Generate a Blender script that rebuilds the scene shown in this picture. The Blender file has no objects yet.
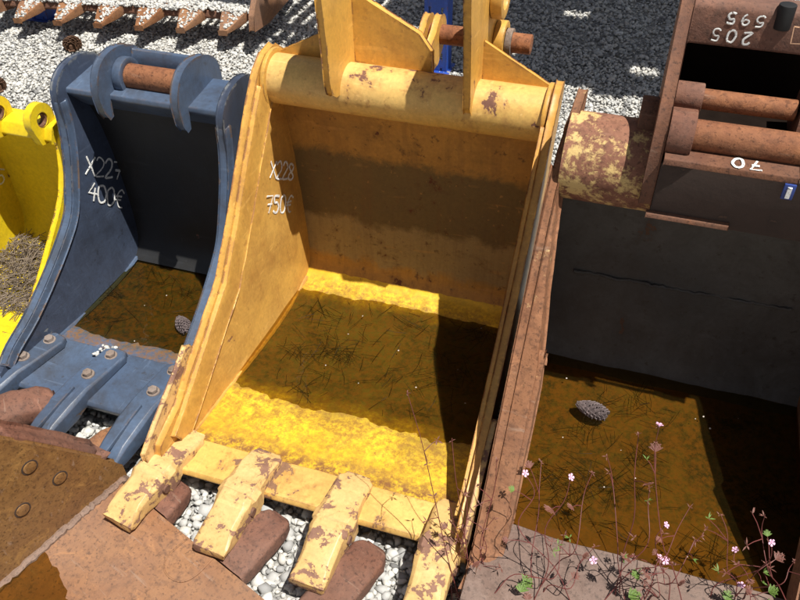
import bpy, bmesh, math, random
import numpy as np
from mathutils import Vector, Matrix, noise as mnoise

random.seed(7); RNG = np.random.default_rng(7)
SC = bpy.context.scene; COL = SC.collection

# ------------------------------------------------------------------ camera
def cam_basis(yaw, pitch, roll):
    cy, sy = math.cos(yaw), math.sin(yaw); cp, sp = math.cos(pitch), math.sin(pitch)
    fwd = Vector((-sy*cp, cy*cp, -sp)); right = Vector((cy, sy, 0)); up = right.cross(fwd)
    cr, sr = math.cos(roll), math.sin(roll)
    return cr*right + sr*up, -sr*right + cr*up, fwd
cam = bpy.data.objects.new('camera', bpy.data.cameras.new('camera')); COL.objects.link(cam)
_r, _u, _f = cam_basis(math.radians(19.3), math.radians(42.1), math.radians(-1.4))
m = Matrix((_r, _u, -_f)).transposed().to_4x4(); m.translation = Vector((1.0, -.95, 1.72))
cam.matrix_world = m
cam.data.sensor_width = 36; cam.data.lens = 769/800*36
cam.data.clip_start = .02; cam.data.clip_end = 500
SC.camera = cam
# ------------------------------------------------------------------ sky and sun
SUN = Vector((.38, -.11, 1)).normalized()
w = bpy.data.worlds.new('World'); SC.world = w; w.use_nodes = True
nt = w.node_tree; nt.nodes.clear()
sky = nt.nodes.new('ShaderNodeTexSky'); sky.sky_type = 'NISHITA'; sky.sun_disc = False
sky.sun_elevation = math.asin(SUN.z); sky.sun_rotation = math.atan2(SUN.x, SUN.y)
bg = nt.nodes.new('ShaderNodeBackground'); bg.inputs[1].default_value = .05
ow = nt.nodes.new('ShaderNodeOutputWorld')
hs = nt.nodes.new('ShaderNodeHueSaturation'); hs.inputs['Saturation'].default_value = .5   # pale hazy summer sky
nt.links.new(sky.outputs[0], hs.inputs['Color']); nt.links.new(hs.outputs[0], bg.inputs[0]); nt.links.new(bg.outputs[0], ow.inputs[0])
sl = bpy.data.lights.new('sun', 'SUN'); sl.energy = 5.0; sl.angle = math.radians(.53); sl.color = (1, .96, .88)
so = bpy.data.objects.new('sun', sl); COL.objects.link(so); so.location = SUN*10
so.rotation_euler = SUN.to_track_quat('Z', 'Y').to_euler()
SC.view_settings.view_transform = 'Standard'; SC.view_settings.look = 'None'
SC.view_settings.exposure = .44; SC.view_settings.gamma = 1
SC.cycles.use_denoising = True; SC.cycles.use_adaptive_sampling = True; SC.cycles.adaptive_threshold = .025; SC.cycles.max_bounces = 6; SC.cycles.transparent_max_bounces = 8

# ------------------------------------------------------------------ node helpers
class NT:
    def __init__(s, name):
        s.m = bpy.data.materials.new(name); s.m.use_nodes = True; s.t = s.m.node_tree; s.t.nodes.clear()
    def n(s, kind, **kw):
        o = s.t.nodes.new('ShaderNode'+kind)
        for k, v in kw.items():
            if k[0] == 'i' and k[1:].isdigit(): s.set(o, int(k[1:]), v)
            else: setattr(o, k, v)
        return o
    def set(s, o, k, v):
        if isinstance(v, bpy.types.NodeSocket): s.t.links.new(v, o.inputs[k])
        elif isinstance(v, bpy.types.Node): s.t.links.new(v.outputs[0], o.inputs[k])
        else:
            if isinstance(v, tuple) and len(v) == 3 and o.inputs[k].type == 'RGBA': v = (*v, 1)
            o.inputs[k].default_value = v
    def obj(s): return s.n('TexCoord').outputs['Object']
    def noise(s, scale, detail=6, rough=.6, vec=None, dist=0):
        o = s.n('TexNoise'); o.inputs['Scale'].default_value = scale; o.inputs['Detail'].default_value = min(detail, 8)
        o.inputs['Roughness'].default_value = rough; o.inputs['Distortion'].default_value = dist
        s.t.links.new(vec if vec is not None else s.obj(), o.inputs['Vector']); return o.outputs[0]
    def ramp(s, fac, a, b, va=0., vb=1.):
        o = s.n('MapRange'); s.set(o, 0, fac); o.inputs[1].default_value = a; o.inputs[2].default_value = b
        o.inputs[3].default_value = va; o.inputs[4].default_value = vb; return o.outputs[0]
    def mix(s, fac, a, b, mode='MIX'):
        o = s.n('Mix', data_type='RGBA', blend_type=mode)
        s.set(o, 0, fac); s.set(o, 6, a); s.set(o, 7, b); return o.outputs[2]
    def math(s, op, a, b=0., clamp=True):
        o = s.n('Math', operation=op); s.set(o, 0, a); s.set(o, 1, b); o.use_clamp = clamp and op in ('MULTIPLY', 'ADD', 'MAXIMUM'); return o.outputs[0]
    def edge(s, radius=.006):
        bv = s.n('Bevel', samples=2); bv.inputs[0].default_value = radius
        g = s.n('NewGeometry'); d = s.n('VectorMath', operation='DOT_PRODUCT')
        s.t.links.new(bv.outputs[0], d.inputs[0]); s.t.links.new(g.outputs['Normal'], d.inputs[1])
        return s.ramp(d.outputs['Value'], .99, .84)
    def out(s, color, rough, bump=None, strength=.3, dist=.004, metallic=0., spec=.5):
        p = s.n('BsdfPrincipled'); s.set(p, 'Base Color', color); s.set(p, 'Roughness', rough)
        p.inputs['Metallic'].default_value = metallic; p.inputs['Specular IOR Level'].default_value = spec
        if bump is not None:
            b = s.n('Bump'); b.inputs['Strength'].default_value = strength; b.inputs['Distance'].default_value = dist
            s.set(b, 'Height', bump); s.t.links.new(b.outputs[0], p.inputs['Normal'])
        o = s.n('OutputMaterial'); s.t.links.new(p.outputs[0], o.inputs[0]); return s.m

RUST_A = (.095, .033, .018); RUST_B = (.18, .072, .034)
def painted(name, col, col2, rust=.35, scale=9, edge=.8, rust_a=(.13,.055,.04), rust_b=(.22,.10,.06), rough=.45,
            grime=(.10,.065,.03), grime_amt=.35, sediment=None, level=.05, streak=False, bands=None, scratch=.35, speckle=.55, front=False):
    """weathered paint over rust: chipped patches, worn edges, grime; an optional mud line below a level"""
    t = NT(name); v = t.obj()
    big = t.noise(2.3, 4, .55, v); fine = t.noise(90, 4, .7, v); chip = t.noise(scale, 9, .62, v, .4); speck = t.noise(38, 5, .7, v)
    c = t.mix(t.ramp(big, .3, .7), col, col2)
    gm = t.noise(5.5, 8, .7, v, .8)
    c = t.mix(t.math('MULTIPLY', t.ramp(gm, .42, .75), grime_amt), c, grime)
    if bands:
        sb = t.n('SeparateXYZ'); t.set(sb, 0, v)
        zz = t.math('ADD', sb.outputs[2], t.ramp(t.noise(7, 8, .75, v, .4), 0, 1, -.075, .075), False)
        for z0, z1, bc, am in bands:
            c = t.mix(t.math('MULTIPLY', t.ramp(zz, z0+.014, z0-.014), am), c, bc)
    c = t.mix(t.math('MULTIPLY', t.ramp(speck, .60, .68), speckle), c, grime)
    if scratch:
        for sc in ((5, 90, 30), (70, 8, 60)):
            mp = t.n('Mapping'); t.set(mp, 0, v); mp.inputs[3].default_value = sc; mp.inputs[2].default_value = (.5, .3, .2)
            c = t.mix(t.math('MULTIPLY', t.ramp(t.noise(1, 3, .5, mp.outputs[0]), .66, .72), scratch), c, tuple(min(1, x*1.25+.03) for x in col2))
        mp = t.n('Mapping'); t.set(mp, 0, v); mp.inputs[3].default_value = (30, 30, 2.5)
        c = t.mix(t.math('MULTIPLY', t.ramp(t.noise(1, 5, .6, mp.outputs[0]), .52, .75), scratch*.9), c, grime)
    if streak:
        mp = t.n('Mapping'); t.set(mp, 0, v); mp.inputs[3].default_value = (26, 3, 2.2)
        st = t.noise(1, 6, .6, mp.outputs[0])
        c = t.mix(t.math('MULTIPLY', t.ramp(st, .5, .75), .55), c, (.16,.07,.025))
    th = 1-rust
    chip = t.math('ADD', t.math('MULTIPLY', chip, .78, False), t.math('MULTIPLY', t.noise(scale*5.3, 5, .6, v), .22, False), False)
    chip = t.math('ADD', chip, t.ramp(t.noise(scale*.45, 2, .5, v), .3, .7, -.05, .05), False)
    mask = t.ramp(chip, .36+.34*th, .375+.34*th)
    c = t.mix(t.ramp(chip, .30+.34*th, .37+.34*th, 0, .5 if rust else 0), c, grime)
    if edge > 0:
        em = t.math('MULTIPLY', t.edge(.008), t.ramp(t.noise(17, 7, .72, v), .58-.12*edge, .64-.12*edge))
        mask = t.math('MAXIMUM', mask, em)
    rc = t.mix(t.ramp(t.noise(30, 6, .7, v), .3, .7), rust_a, rust_b)
    c = t.mix(mask, c, rc)
    c = t.mix(t.ramp(fine, .3, .7, 0, .22), c, (.02,.015,.01))
    r = t.ramp(mask, 0, 1, rough, .85)
    if sediment:
        sx = t.n('SeparateXYZ'); t.set(sx, 0, v)
        hz = t.math('ADD', sx.outputs[2], t.ramp(t.noise(7, 8, .72, v, .5), 0, 1, -.012, .012), False)
        wet = t.ramp(hz, level+.004, level-.006)
        sc = t.mix(t.ramp(t.math('ADD', t.math('MULTIPLY', t.noise(5, 6, .7, v, .6), .5, False), t.math('MULTIPLY', t.noise(34, 8, .8, v, .8), .5, False), False), .43, .58), sediment[0], sediment[1])
        c = t.mix(t.math('MULTIPLY', wet, .93), c, sc)
        tide = t.math('MULTIPLY', t.ramp(hz, level+.024, level+.004), t.ramp(t.noise(60, 7, .8, v), .42, .58))
        c = t.mix(t.math('MULTIPLY', tide, .75), c, (.22,.10,.02))
        if front:
            ym = t.math('ADD', sx.outputs[1], t.ramp(t.noise(9, 8, .75, v, .5), 0, 1, -.05, .05), False)
            c = t.mix(t.math('MULTIPLY', t.ramp(ym, .155, .105), t.ramp(t.noise(48, 7, .8, v), .40, .56)), c, (.20,.085,.025))
    h = t.math('ADD', t.ramp(mask, 0, 1, .6, .2), t.ramp(fine, 0, 1, 0, .4), False)
    h = t.math('ADD', h, t.ramp(t.noise(5, 3, .5, v), 0, 1, 0, 3.5), False)
    return t.out(c, r, h, .4, .003)
def rusty(name, a=RUST_A, b=RUST_B, grey=0., scale=7, rough=.8, bump=.5, paint=None, paint_amt=.3):
    t = NT(name); v = t.obj()
    n1 = t.noise(scale, 8, .68, v, .6); n2 = t.noise(55, 6, .75, v); n3 = t.noise(2.2, 4, .5, v); n4 = t.noise(160, 3, .6, v)
    c = t.mix(t.ramp(n1, .32, .68), a, b)
    c = t.mix(t.ramp(n2, .48, .68, 0, .7), c, tuple(x*.38 for x in a))
    c = t.mix(t.ramp(n3, .42, .72, 0, .4), c, (.22,.12,.075))
    c = t.mix(t.ramp(t.noise(13, 7, .75, v, 1.0), .56, .66, 0, .6), c, tuple(min(1, x*1.3) for x in b))
    mp = t.n('Mapping'); t.set(mp, 0, v); mp.inputs[3].default_value = (8, 80, 40); mp.inputs[2].default_value = (.3, .5, .6)
    c = t.mix(t.ramp(t.noise(1, 4, .6, mp.outputs[0]), .62, .72, 0, .45), c, (.32,.22,.16))
    c = t.mix(t.ramp(t.noise(120, 4, .6, v), .57, .63, 0, .55), c, tuple(x*.3 for x in a))
    if grey: c = t.mix(t.ramp(t.noise(3.1, 6, .6, v), .35, .65, 0, grey), c, (.26,.22,.20))
    if paint:
        c = t.mix(t.ramp(t.math('ADD', t.math('MULTIPLY', t.noise(9, 9, .75, v, .5), .65, False), t.math('MULTIPLY', t.noise(42, 7, .75, v), .35, False), False), .40+.22*(1-paint_amt), .45+.22*(1-paint_amt)), c, paint)
    h = t.math('ADD', t.ramp(n2, 0, 1, 0, .9), t.ramp(n4, 0, 1, 0, .4), False)
    h = t.math('ADD', h, t.ramp(n1, 0, 1, 0, 2.2), False)
    return t.out(c, rough, h, bump, .003, spec=.35)
def plain(name, col, rough=.7, var=.25, scale=20, bump=.2, spec=.4):
    t = NT(name); v = t.obj(); n = t.noise(scale, 6, .65, v)
    c = t.mix(t.ramp(n, .3, .7, 0, var*2), col, tuple(x*.45 for x in col))
    return t.out(c, rough, n, bump, .002, spec=spec)

M = {}
SED_Y = ((.020,.020,.008), (.125,.105,.030))
M['yel'] = painted('worn_orange_yellow_paint', (.68,.36,.06), (.76,.45,.10), .12, 9, .8, grime=(.32,.15,.05), grime_amt=.5)
M['yel_lip'] = painted('scraped_yellow_lip_paint', (.72,.42,.10), (.78,.50,.15), .28, 11, .9, grime=(.34,.15,.04), grime_amt=.5, rust_a=(.18,.09,.05), rust_b=(.28,.15,.08))
M['yel_wall'] = painted('worn_orange_side_paint', (.66,.34,.06), (.73,.42,.10), .0, 9, .85, grime=(.36,.16,.04), grime_amt=.75, rust_a=(.20,.09,.04), rust_b=(.34,.16,.07))
M['yel_tube'] = painted('faded_yellow_tube_paint', (.74,.46,.12), (.80,.54,.20), .38, 7.5, .75, grime=(.40,.19,.06), grime_amt=.45)
M['yel_tooth'] = painted('chipped_cream_tooth_paint', (.78,.52,.23), (.70,.45,.17), .47, 24, .9, rust_a=(.20,.10,.07), rust_b=(.32,.17,.11), grime=(.45,.28,.10), grime_amt=.3)
M['yel_floor'] = painted('bright_yellow_floor_paint', (.80,.50,.015), (.86,.58,.03), .08, 14, 0, grime=(.40,.19,.015), grime_amt=.75, sediment=SED_Y, level=.052, rough=.6, rust_a=(.30,.13,.02), rust_b=(.42,.20,.03), speckle=.85, front=True)
M['yel_back'] = painted('stained_back_wall_paint', (.54,.27,.05), (.48,.23,.04), .17, 8, .3, grime=(.12,.05,.015), grime_amt=.6, rough=.6, streak=True, rust_a=(.10,.03,.015), rust_b=(.16,.05,.02),
                        bands=((.52,0,(.13,.088,.034),.9), (.285,0,(.38,.26,.105),.9), (.13,0,(.50,.24,.03),.9)), speckle=.8)
M['blue'] = painted('weathered_blue_paint', (.062,.095,.165), (.092,.135,.215), .06, 12, .8, rust_a=(.08,.055,.04), rust_b=(.16,.10,.07), grime=(.045,.042,.042), grime_amt=.75, rough=.4)
M['blue_wall'] = painted('dark_blue_side_paint', (.042,.058,.10), (.064,.086,.14), .0, 12, .6, rust_a=(.16,.17,.18), rust_b=(.2,.21,.22), grime=(.02,.022,.03), grime_amt=.6, rough=.4)
M['blue_floor'] = painted('muddy_blue_floor', (.07,.10,.18), (.10,.14,.22), .0, 12, 0, grime=(.05,.045,.03), grime_amt=.7, sediment=((.022,.022,.008), (.10,.092,.024)), level=.079)
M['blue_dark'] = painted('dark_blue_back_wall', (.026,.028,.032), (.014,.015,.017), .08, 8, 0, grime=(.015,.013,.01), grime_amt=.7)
M['bright'] = painted('bright_yellow_paint', (.80,.575,.012), (.84,.62,.018), .03, 9, .6, grime=(.52,.34,.015), grime_amt=.4, rough=.4)
M['rust'] = rusty('rust_brown', grey=.15)
M['rust_red'] = rusty('rust_red_plate', (.125,.047,.030), (.21,.092,.056), grey=.2)
M['rust_edge'] = rusty('worn_rust_edge_bar', (.19,.076,.034), (.30,.135,.062), grey=.1, paint=(.55,.38,.18), paint_amt=.12)
M['rust_warm'] = rusty('rust_orange_plate', (.20,.078,.031), (.33,.150,.055), grey=.2, scale=5)
M['rust_ochre'] = rusty('rust_ochre_wall', (.17,.075,.022), (.28,.15,.045), grey=.0, scale=4)
M['rust_tube'] = rusty('rusty_tube_with_old_yellow_paint', (.20,.08,.05), (.28,.13,.08), paint=(.60,.42,.17), paint_amt=.55)
M['rust_dark'] = painted('dark_rust_plate', (.045,.028,.022), (.06,.036,.028), .2, 9, .3, rust_a=(.08,.045,.03), rust_b=(.11,.06,.04), grime=(.03,.02,.016), grime_amt=.6, rough=.85, scratch=0)
M['red_inner'] = painted('dark_grey_inner_wall', (.135,.125,.11), (.07,.066,.06), .17, 8, 0, rust_a=(.09,.045,.025), rust_b=(.14,.07,.04), grime=(.055,.042,.032), grime_amt=.85, rough=.8, scratch=.3, speckle=.8)
M['red_floor'] = painted('muddy_olive_floor', (.26,.13,.02), (.17,.095,.02), .0, 6, 0, grime=(.07,.045,.012), grime_amt=.8, rough=.8, scratch=0, speckle=.6, sediment=((.022,.024,.008), (.15,.11,.022)), level=.103)
M['shade_black'] = plain('painted_shade_black', (.014,.009,.007), .95, .4, spec=.05)  # near-black colour stands in for the deep shade inside the coupler frame
M['lip_grey'] = rusty('grey_brown_lip', (.13,.078,.062), (.20,.135,.11), grey=.25, scale=6, bump=.9)
M['weld'] = rusty('grey_weld', (.17,.10,.07), (.25,.16,.115), grey=.3, bump=.9)
M['pin'] = rusty('rusty_pin_steel', (.18,.062,.028), (.30,.12,.05), scale=12)
M['bolt'] = rusty('bolt_steel', (.16,.12,.10), (.24,.18,.14), grey=.7, scale=25)
M['post'] = painted('rack_blue_paint', (.012,.07,.42), (.02,.09,.48), .05, 10, .5, grime=(.02,.03,.10), grime_amt=.5)
M['board'] = plain('grey_board', (.22,.17,.11), .8)
def mat_chalk(name, col, gap):
    t = NT(name); n = t.noise(160, 4, .7); d = t.n('BsdfDiffuse'); t.set(d, 0, col); tr = t.n('BsdfTransparent')
    mx = t.n('MixShader'); t.set(mx, 0, t.ramp(n, gap, gap+.08)); t.set(mx, 1, tr); t.set(mx, 2, d)
    o = t.n('OutputMaterial'); t.set(o, 0, mx); return t.m
M['chalk'] = mat_chalk('white_paint_marker', (.80,.80,.78), .38)
M['chalk_plain'] = plain('pale_petal', (.6,.52,.45), .8, .3)
M['chalk_orange'] = plain('orange_paint_marker', (.75,.45,.28), .8, .1)
M['cone'] = plain('pine_cone_scales', (.13,.065,.035), .8, .4, 60)
M['cone_pale'] = plain('bleached_pine_cone_scales', (.22,.17,.17), .8, .85, 120)
M['needle_dry'] = plain('dry_needles', (.22,.17,.125), .8, .5, 30)
M['needle_wet'] = plain('wet_needles', (.022,.015,.006), .7, .4, 30, spec=.2)
M['stem'] = plain('red_stem', (.17,.045,.04), .55, .3, 40)
M['leaf_red'] = plain('reddish_leaf', (.19,.075,.055), .6, .3, 60)
M['leaf_green'] = plain('green_leaf', (.12,.20,.035), .6, .3, 60)
M['petal'] = plain('pink_petal', (.80,.46,.64), .6, .1, 60)
M['black'] = plain('black_rubber', (.015,.015,.016), .6)
M['tag_blue'] = plain('blue_plastic_tag', (.03,.06,.25), .4)

def mat_gravel():
    t = NT('pale_gravel_stones'); g = t.n('NewGeometry'); r = g.outputs['Random Per Island']
    cr = t.n('ValToRGB'); t.set(cr, 0, r); e = cr.color_ramp.elements
    e[0].color = (.14,.14,.14,1); e[1].color = (.70,.69,.66,1)
    for p, c in ((.08,(.28,.28,.28,1)), (.24,(.46,.46,.45,1)), (.58,(.60,.59,.56,1)), (.78,(.58,.55,.50,1))):
        x = e.new(p); x.color = c
    n = t.noise(70, 5, .7)
    c = t.mix(t.ramp(n, .4, .75, 0, .4), cr.outputs[0], (.25,.23,.20))
    return t.out(c, .85, n, .4, .002, spec=.3)
M['gravel'] = mat_gravel()
def mat_ground():
    t = NT('gravel_ground'); v = t.obj()
    vo = t.n('TexVoronoi'); vo.inputs['Scale'].default_value = 70; t.set(vo, 'Vector', v)
    c = t.mix(t.ramp(vo.outputs['Distance'], 0, .7), (.58,.57,.54), (.30,.29,.27))
    hs = t.n('SeparateColor'); t.set(hs, 0, vo.outputs['Color'])
    c = t.mix(t.ramp(hs.outputs[0], .3, 1, 0, .6), c, (.2,.2,.19))
    return t.out(c, .9, t.ramp(vo.outputs['Distance'], 0, .7, 1, 0), .8, .01, spec=.2)
M['ground'] = mat_ground()
def mat_water(name, tint, body, amt):
    t = NT(name); v = t.obj()
    nz = t.noise(11, 4, .5, v)
    b = t.n('Bump'); b.inputs['Strength'].default_value = .06; b.inputs['Distance'].default_value = .004; t.set(b, 'Height', nz)
    tr = t.n('BsdfTransparent'); t.set(tr, 0, tint)
    df = t.n('BsdfDiffuse'); t.set(df, 0, body)
    gl = t.n('BsdfGlossy'); gl.inputs['Roughness'].default_value = .02; t.set(gl, 'Normal', b)
    fr = t.n('Fresnel'); fr.inputs[0].default_value = 1.33; t.set(fr, 'Normal', b)
    m1 = t.n('MixShader'); t.set(m1, 0, t.ramp(t.noise(6, 7, .7, v), .3, .75, amt*.3, amt)); t.set(m1, 1, tr); t.set(m1, 2, df)
    m2 = t.n('MixShader'); t.set(m2, 0, fr); t.set(m2, 1, m1); t.set(m2, 2, gl)
    o = t.n('OutputMaterial'); t.set(o, 0, m2); return t.m
M['water_y'] = mat_water('murky_olive_water', (.68,.60,.34), (.06,.05,.014), .10)
M['water_b'] = mat_water('dark_murky_water', (.58,.50,.28), (.05,.04,.012), .12)
M['water_r'] = mat_water('rusty_brown_water', (.66,.55,.29), (.07,.05,.014), .10)

# ------------------------------------------------------------------ mesh helpers
def link(name, me, mat=None, parent=None):
    o = bpy.data.objects.new(name, me); COL.objects.link(o)
    if mat: me.materials.append(M[mat] if isinstance(mat, str) else mat)
    if parent: o.parent = parent
    return o
def fin(name, bm, mat, parent=None, bev=0, seg=2, ang=35, label=None, worn=0, cuts=2, wf=22):
    if bev:
        bmesh.ops.remove_doubles(bm, verts=bm.verts, dist=1e-5)
        es = [e for e in bm.edges if len(e.link_faces) == 2 and e.calc_face_angle(0) > math.radians(28)]
        bmesh.ops.bevel(bm, geom=es, offset=bev, segments=seg, profile=.6, affect='EDGES', clamp_overlap=True)
    bmesh.ops.recalc_face_normals(bm, faces=bm.faces)
    if worn:
        bmesh.ops.triangulate(bm, faces=[f for f in bm.faces if len(f.verts) > 4])
        es = [e for e in bm.edges if e.calc_length() > .012]
        bmesh.ops.subdivide_edges(bm, edges=es, cuts=cuts, use_grid_fill=True); bm.normal_update()
        for v in bm.verts:
            p = v.co*wf; d = mnoise.noise(p)+.6*mnoise.noise(p*2.6)
            v.co += v.normal*worn*d
    me = bpy.data.meshes.new(name); bm.to_mesh(me); bm.free()
    me.polygons.foreach_set('use_smooth', [True]*len(me.polygons)); me.set_sharp_from_angle(angle=math.radians(ang))
    o = link(name, me, mat, parent)
    if label: o['label'] = label
    return o
def thing(name, label, cat, loc=(0,0,0), rz=0, group=None):
    o = bpy.data.objects.new(name, None); COL.objects.link(o); o.location = loc; o.rotation_euler = (0,0,rz)
    o.empty_display_size = .1; o['label'] = label; o['category'] = cat
    if group: o['group'] = group
    return o
def tag(o, label=None, cat=None, group=None, kind=None):
    for k, v in (('label',label), ('category',cat), ('group',group), ('kind',kind)):
        if v: o[k] = v
    return o
BG = 'digger buckets standing on the gravel'
def prism(bm, poly, x0, x1, sh=None):
    """polygon in (y,z) extruded between x0 and x1; sh(y,z) shifts x"""
    f = sh or (lambda y, z: 0)
    a = [bm.verts.new((x0+f(y,z), y, z)) for y, z in poly]; b = [bm.verts.new((x1+f(y,z), y, z)) for y, z in poly]
    bm.faces.new(a); bm.faces.new(b[::-1]); n = len(poly)
    for i in range(n): bm.faces.new((a[i], a[(i+1)%n], b[(i+1)%n], b[i]))
def box(bm, c, s, rot=None):
    r = bmesh.ops.create_cube(bm, size=1)['verts']; mt = Matrix.Translation(c)
    if rot is not None: mt = mt @ rot.to_4x4()
    bmesh.ops.transform(bm, matrix=mt @ Matrix.Diagonal((*s, 1)), verts=r)
def cyl(bm, p0, p1, r0, r1=None, n=20, caps=True):
    r1 = r0 if r1 is None else r1
    p0, p1 = Vector(p0), Vector(p1); d = (p1-p0); q = d.to_track_quat('Z', 'Y').to_matrix()
    ra = [bm.verts.new(p0 + q @ Vector((r0*math.cos(2*math.pi*i/n), r0*math.sin(2*math.pi*i/n), 0))) for i in range(n)]
    rb = [bm.verts.new(p1 + q @ Vector((r1*math.cos(2*math.pi*i/n), r1*math.sin(2*math.pi*i/n), 0))) for i in range(n)]
    for i in range(n): bm.faces.new((ra[i], ra[(i+1)%n], rb[(i+1)%n], rb[i]))
    if caps: bm.faces.new(ra[::-1]); bm.faces.new(rb)
def ring(bm, p0, p1, ro, ri, n=24):
    p0, p1 = Vector(p0), Vector(p1); q = (p1-p0).to_track_quat('Z', 'Y').to_matrix()
    R = []
    for p, r in ((p0,ro), (p1,ro), (p1,ri), (p0,ri)):
        R.append([bm.verts.new(p + q @ Vector((r*math.cos(2*math.pi*i/n), r*math.sin(2*math.pi*i/n), 0))) for i in range(n)])
    for k in range(4):
        for i in range(n): bm.faces.new((R[k][i], R[k][(i+1)%n], R[(k+1)%4][(i+1)%n], R[(k+1)%4][i]))
def path(bm, pts, r, n=6, taper=1.):
    pts = [Vector(p) for p in pts]; prev = None
    for i, p in enumerate(pts):
        d = (pts[min(i+1, len(pts)-1)]-pts[max(i-1, 0)]).normalized(); q = d.to_track_quat('Z', 'Y').to_matrix()
        rr = r*(1+(taper-1)*i/max(1, len(pts)-1))
        cur = [bm.verts.new(p + q @ Vector((rr*math.cos(2*math.pi*k/n), rr*math.sin(2*math.pi*k/n), 0))) for k in range(n)]
        if prev:
            # match nearest start to avoid twisting
            off = min(range(n), key=lambda o: sum((cur[(k+o)%n].co-prev[k].co).length for k in range(n)))
            cur = cur[off:]+cur[:off]
            for k in range(n): bm.faces.new((prev[k], prev[(k+1)%n], cur[(k+1)%n], cur[k]))
        else: bm.faces.new(cur[::-1])
        prev = cur
    bm.faces.new(prev)
def loft(bm, secs, x=0., ch=.3):
    """chamfered rectangular sections along y: (y, z, half width, half height[, x offset])"""
    prev = None
    for s in secs:
        y, z, hw, hh = s[:4]; xo = x+(s[4] if len(s) > 4 else 0); c = min(hw, hh)*ch
        P = [(-hw+c,-hh), (hw-c,-hh), (hw,-hh+c), (hw,hh-c), (hw-c,hh), (-hw+c,hh), (-hw,hh-c), (-hw,-hh+c)]
        cur = [bm.verts.new((xo+a, y, z+b)) for a, b in P]
        if prev:
            for k in range(8): bm.faces.new((prev[k], prev[(k+1)%8], cur[(k+1)%8], cur[k]))
        else: bm.faces.new(cur)
        prev = cur
    bm.faces.new(prev[::-1])
def smooth_curve(pts, n):
    P = np.array(pts, float); P = np.vstack([2*P[0]-P[1], P, 2*P[-1]-P[-2]]); out = []
    for i in range(1, len(P)-2):
        a, b, c, d = P[i-1:i+3]
        for t in np.linspace(0, 1, n, endpoint=False):
            out.append(.5*((2*b)+(c-a)*t+(2*a-5*b+4*c-d)*t*t+(3*b-a-3*c+d)*t**3))
    out.append(P[-2]); return np.array(out)
def shell(prof, th, xl, xr, nx=26, amp=.0025, n=5):
    """bent plate: inner profile (y,z) thickened outward, running across x from xl(y,z) to xr(y,z)"""
    C = smooth_curve(prof, n); T = np.gradient(C, axis=0); T /= np.linalg.norm(T, axis=1)[:,None]
    N = np.stack([T[:,1], -T[:,0]], 1)             # outward (down / back)
    bm = bmesh.new(); G = []
    for side in (0, 1):
        rows = []
        for i in range(len(C)):
            y, z = C[i]; oy, oz = C[i]+N[i]*th*side; row = []
            for k in range(nx+1):
                a, b = xl(y,z), xr(y,z); x = a+(b-a)*k/nx
                d = amp*(mnoise.noise(Vector((x*5, y*5, z*5)))+.5*mnoise.noise(Vector((x*14, y*14, z*14+3)))+.45*mnoise.noise(Vector((x*38, y*38, 7)))) if side == 0 else 0
                row.append(bm.verts.new((x, oy-N[i][0]*d, oz-N[i][1]*d)))
            rows.append(row)
        G.append(rows)
    L = len(C)
    for s in (0, 1):
        for i in range(L-1):
            for k in range(nx): bm.faces.new((G[s][i][k], G[s][i][k+1], G[s][i+1][k+1], G[s][i+1][k]))
    for i in range(L-1):
        for k in (0, nx): bm.faces.new((G[0][i][k], G[0][i+1][k], G[1][i+1][k], G[1][i][k]))
    for k in range(nx):
        for i in (0, L-1): bm.faces.new((G[0][i][k], G[0][i][k+1], G[1][i][k+1], G[1][i][k]))
    return bm
def offset_open(pts, d):
    """polyline shifted to its left by d"""
    P = np.array(pts, float); T = np.gradient(P, axis=0); T /= np.linalg.norm(T, axis=1)[:,None]
    return P + np.stack([-T[:,1], T[:,0]], 1)*d
def strip(bm, pts, wdt, x0, x1, sh=None, pre=0.):
    """flat bar that follows an edge polyline (y,z), wdt wide, from x0 to x1"""
    a = [tuple(p) for p in offset_open(pts, pre)]; b = [tuple(p) for p in offset_open(pts, wdt)]
    f = sh or (lambda y, z: 0)
    va = [[bm.verts.new((x+f(*p), *p)) for p in a] for x in (x0, x1)]; vb = [[bm.verts.new((x+f(*p), *p)) for p in b] for x in (x0, x1)]
    n = len(a)
    for i in range(n-1):
        bm.faces.new((va[0][i], va[0][i+1], vb[0][i+1], vb[0][i])); bm.faces.new((va[1][i], va[1][i+1], vb[1][i+1], vb[1][i]))
        bm.faces.new((va[0][i], va[0][i+1], va[1][i+1], va[1][i])); bm.faces.new((vb[0][i], vb[0][i+1], vb[1][i+1], vb[1][i]))
    for i in (0, n-1): bm.faces.new((va[0][i], vb[0][i], vb[1][i], va[1][i]))
def rough_up(bm, amp, seed=0):
    for v in bm.verts: v.co += Vector((random.uniform(-1,1), random.uniform(-1,1), random.uniform(-1,1)))*amp
def tooth_bm(secs, ch=.3):
    bm = bmesh.new(); loft(bm, secs, 0, ch); return bm
def hexbolt(bm, c, r, h, axis=(0,0,1), n=6):
    c = Vector(c); a = Vector(axis)
    cyl(bm, c, c+a*h, r, r*.97, n); cyl(bm, c-a*.002, c+a*h*.25, r*1.35, r*1.3, 16)
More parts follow.
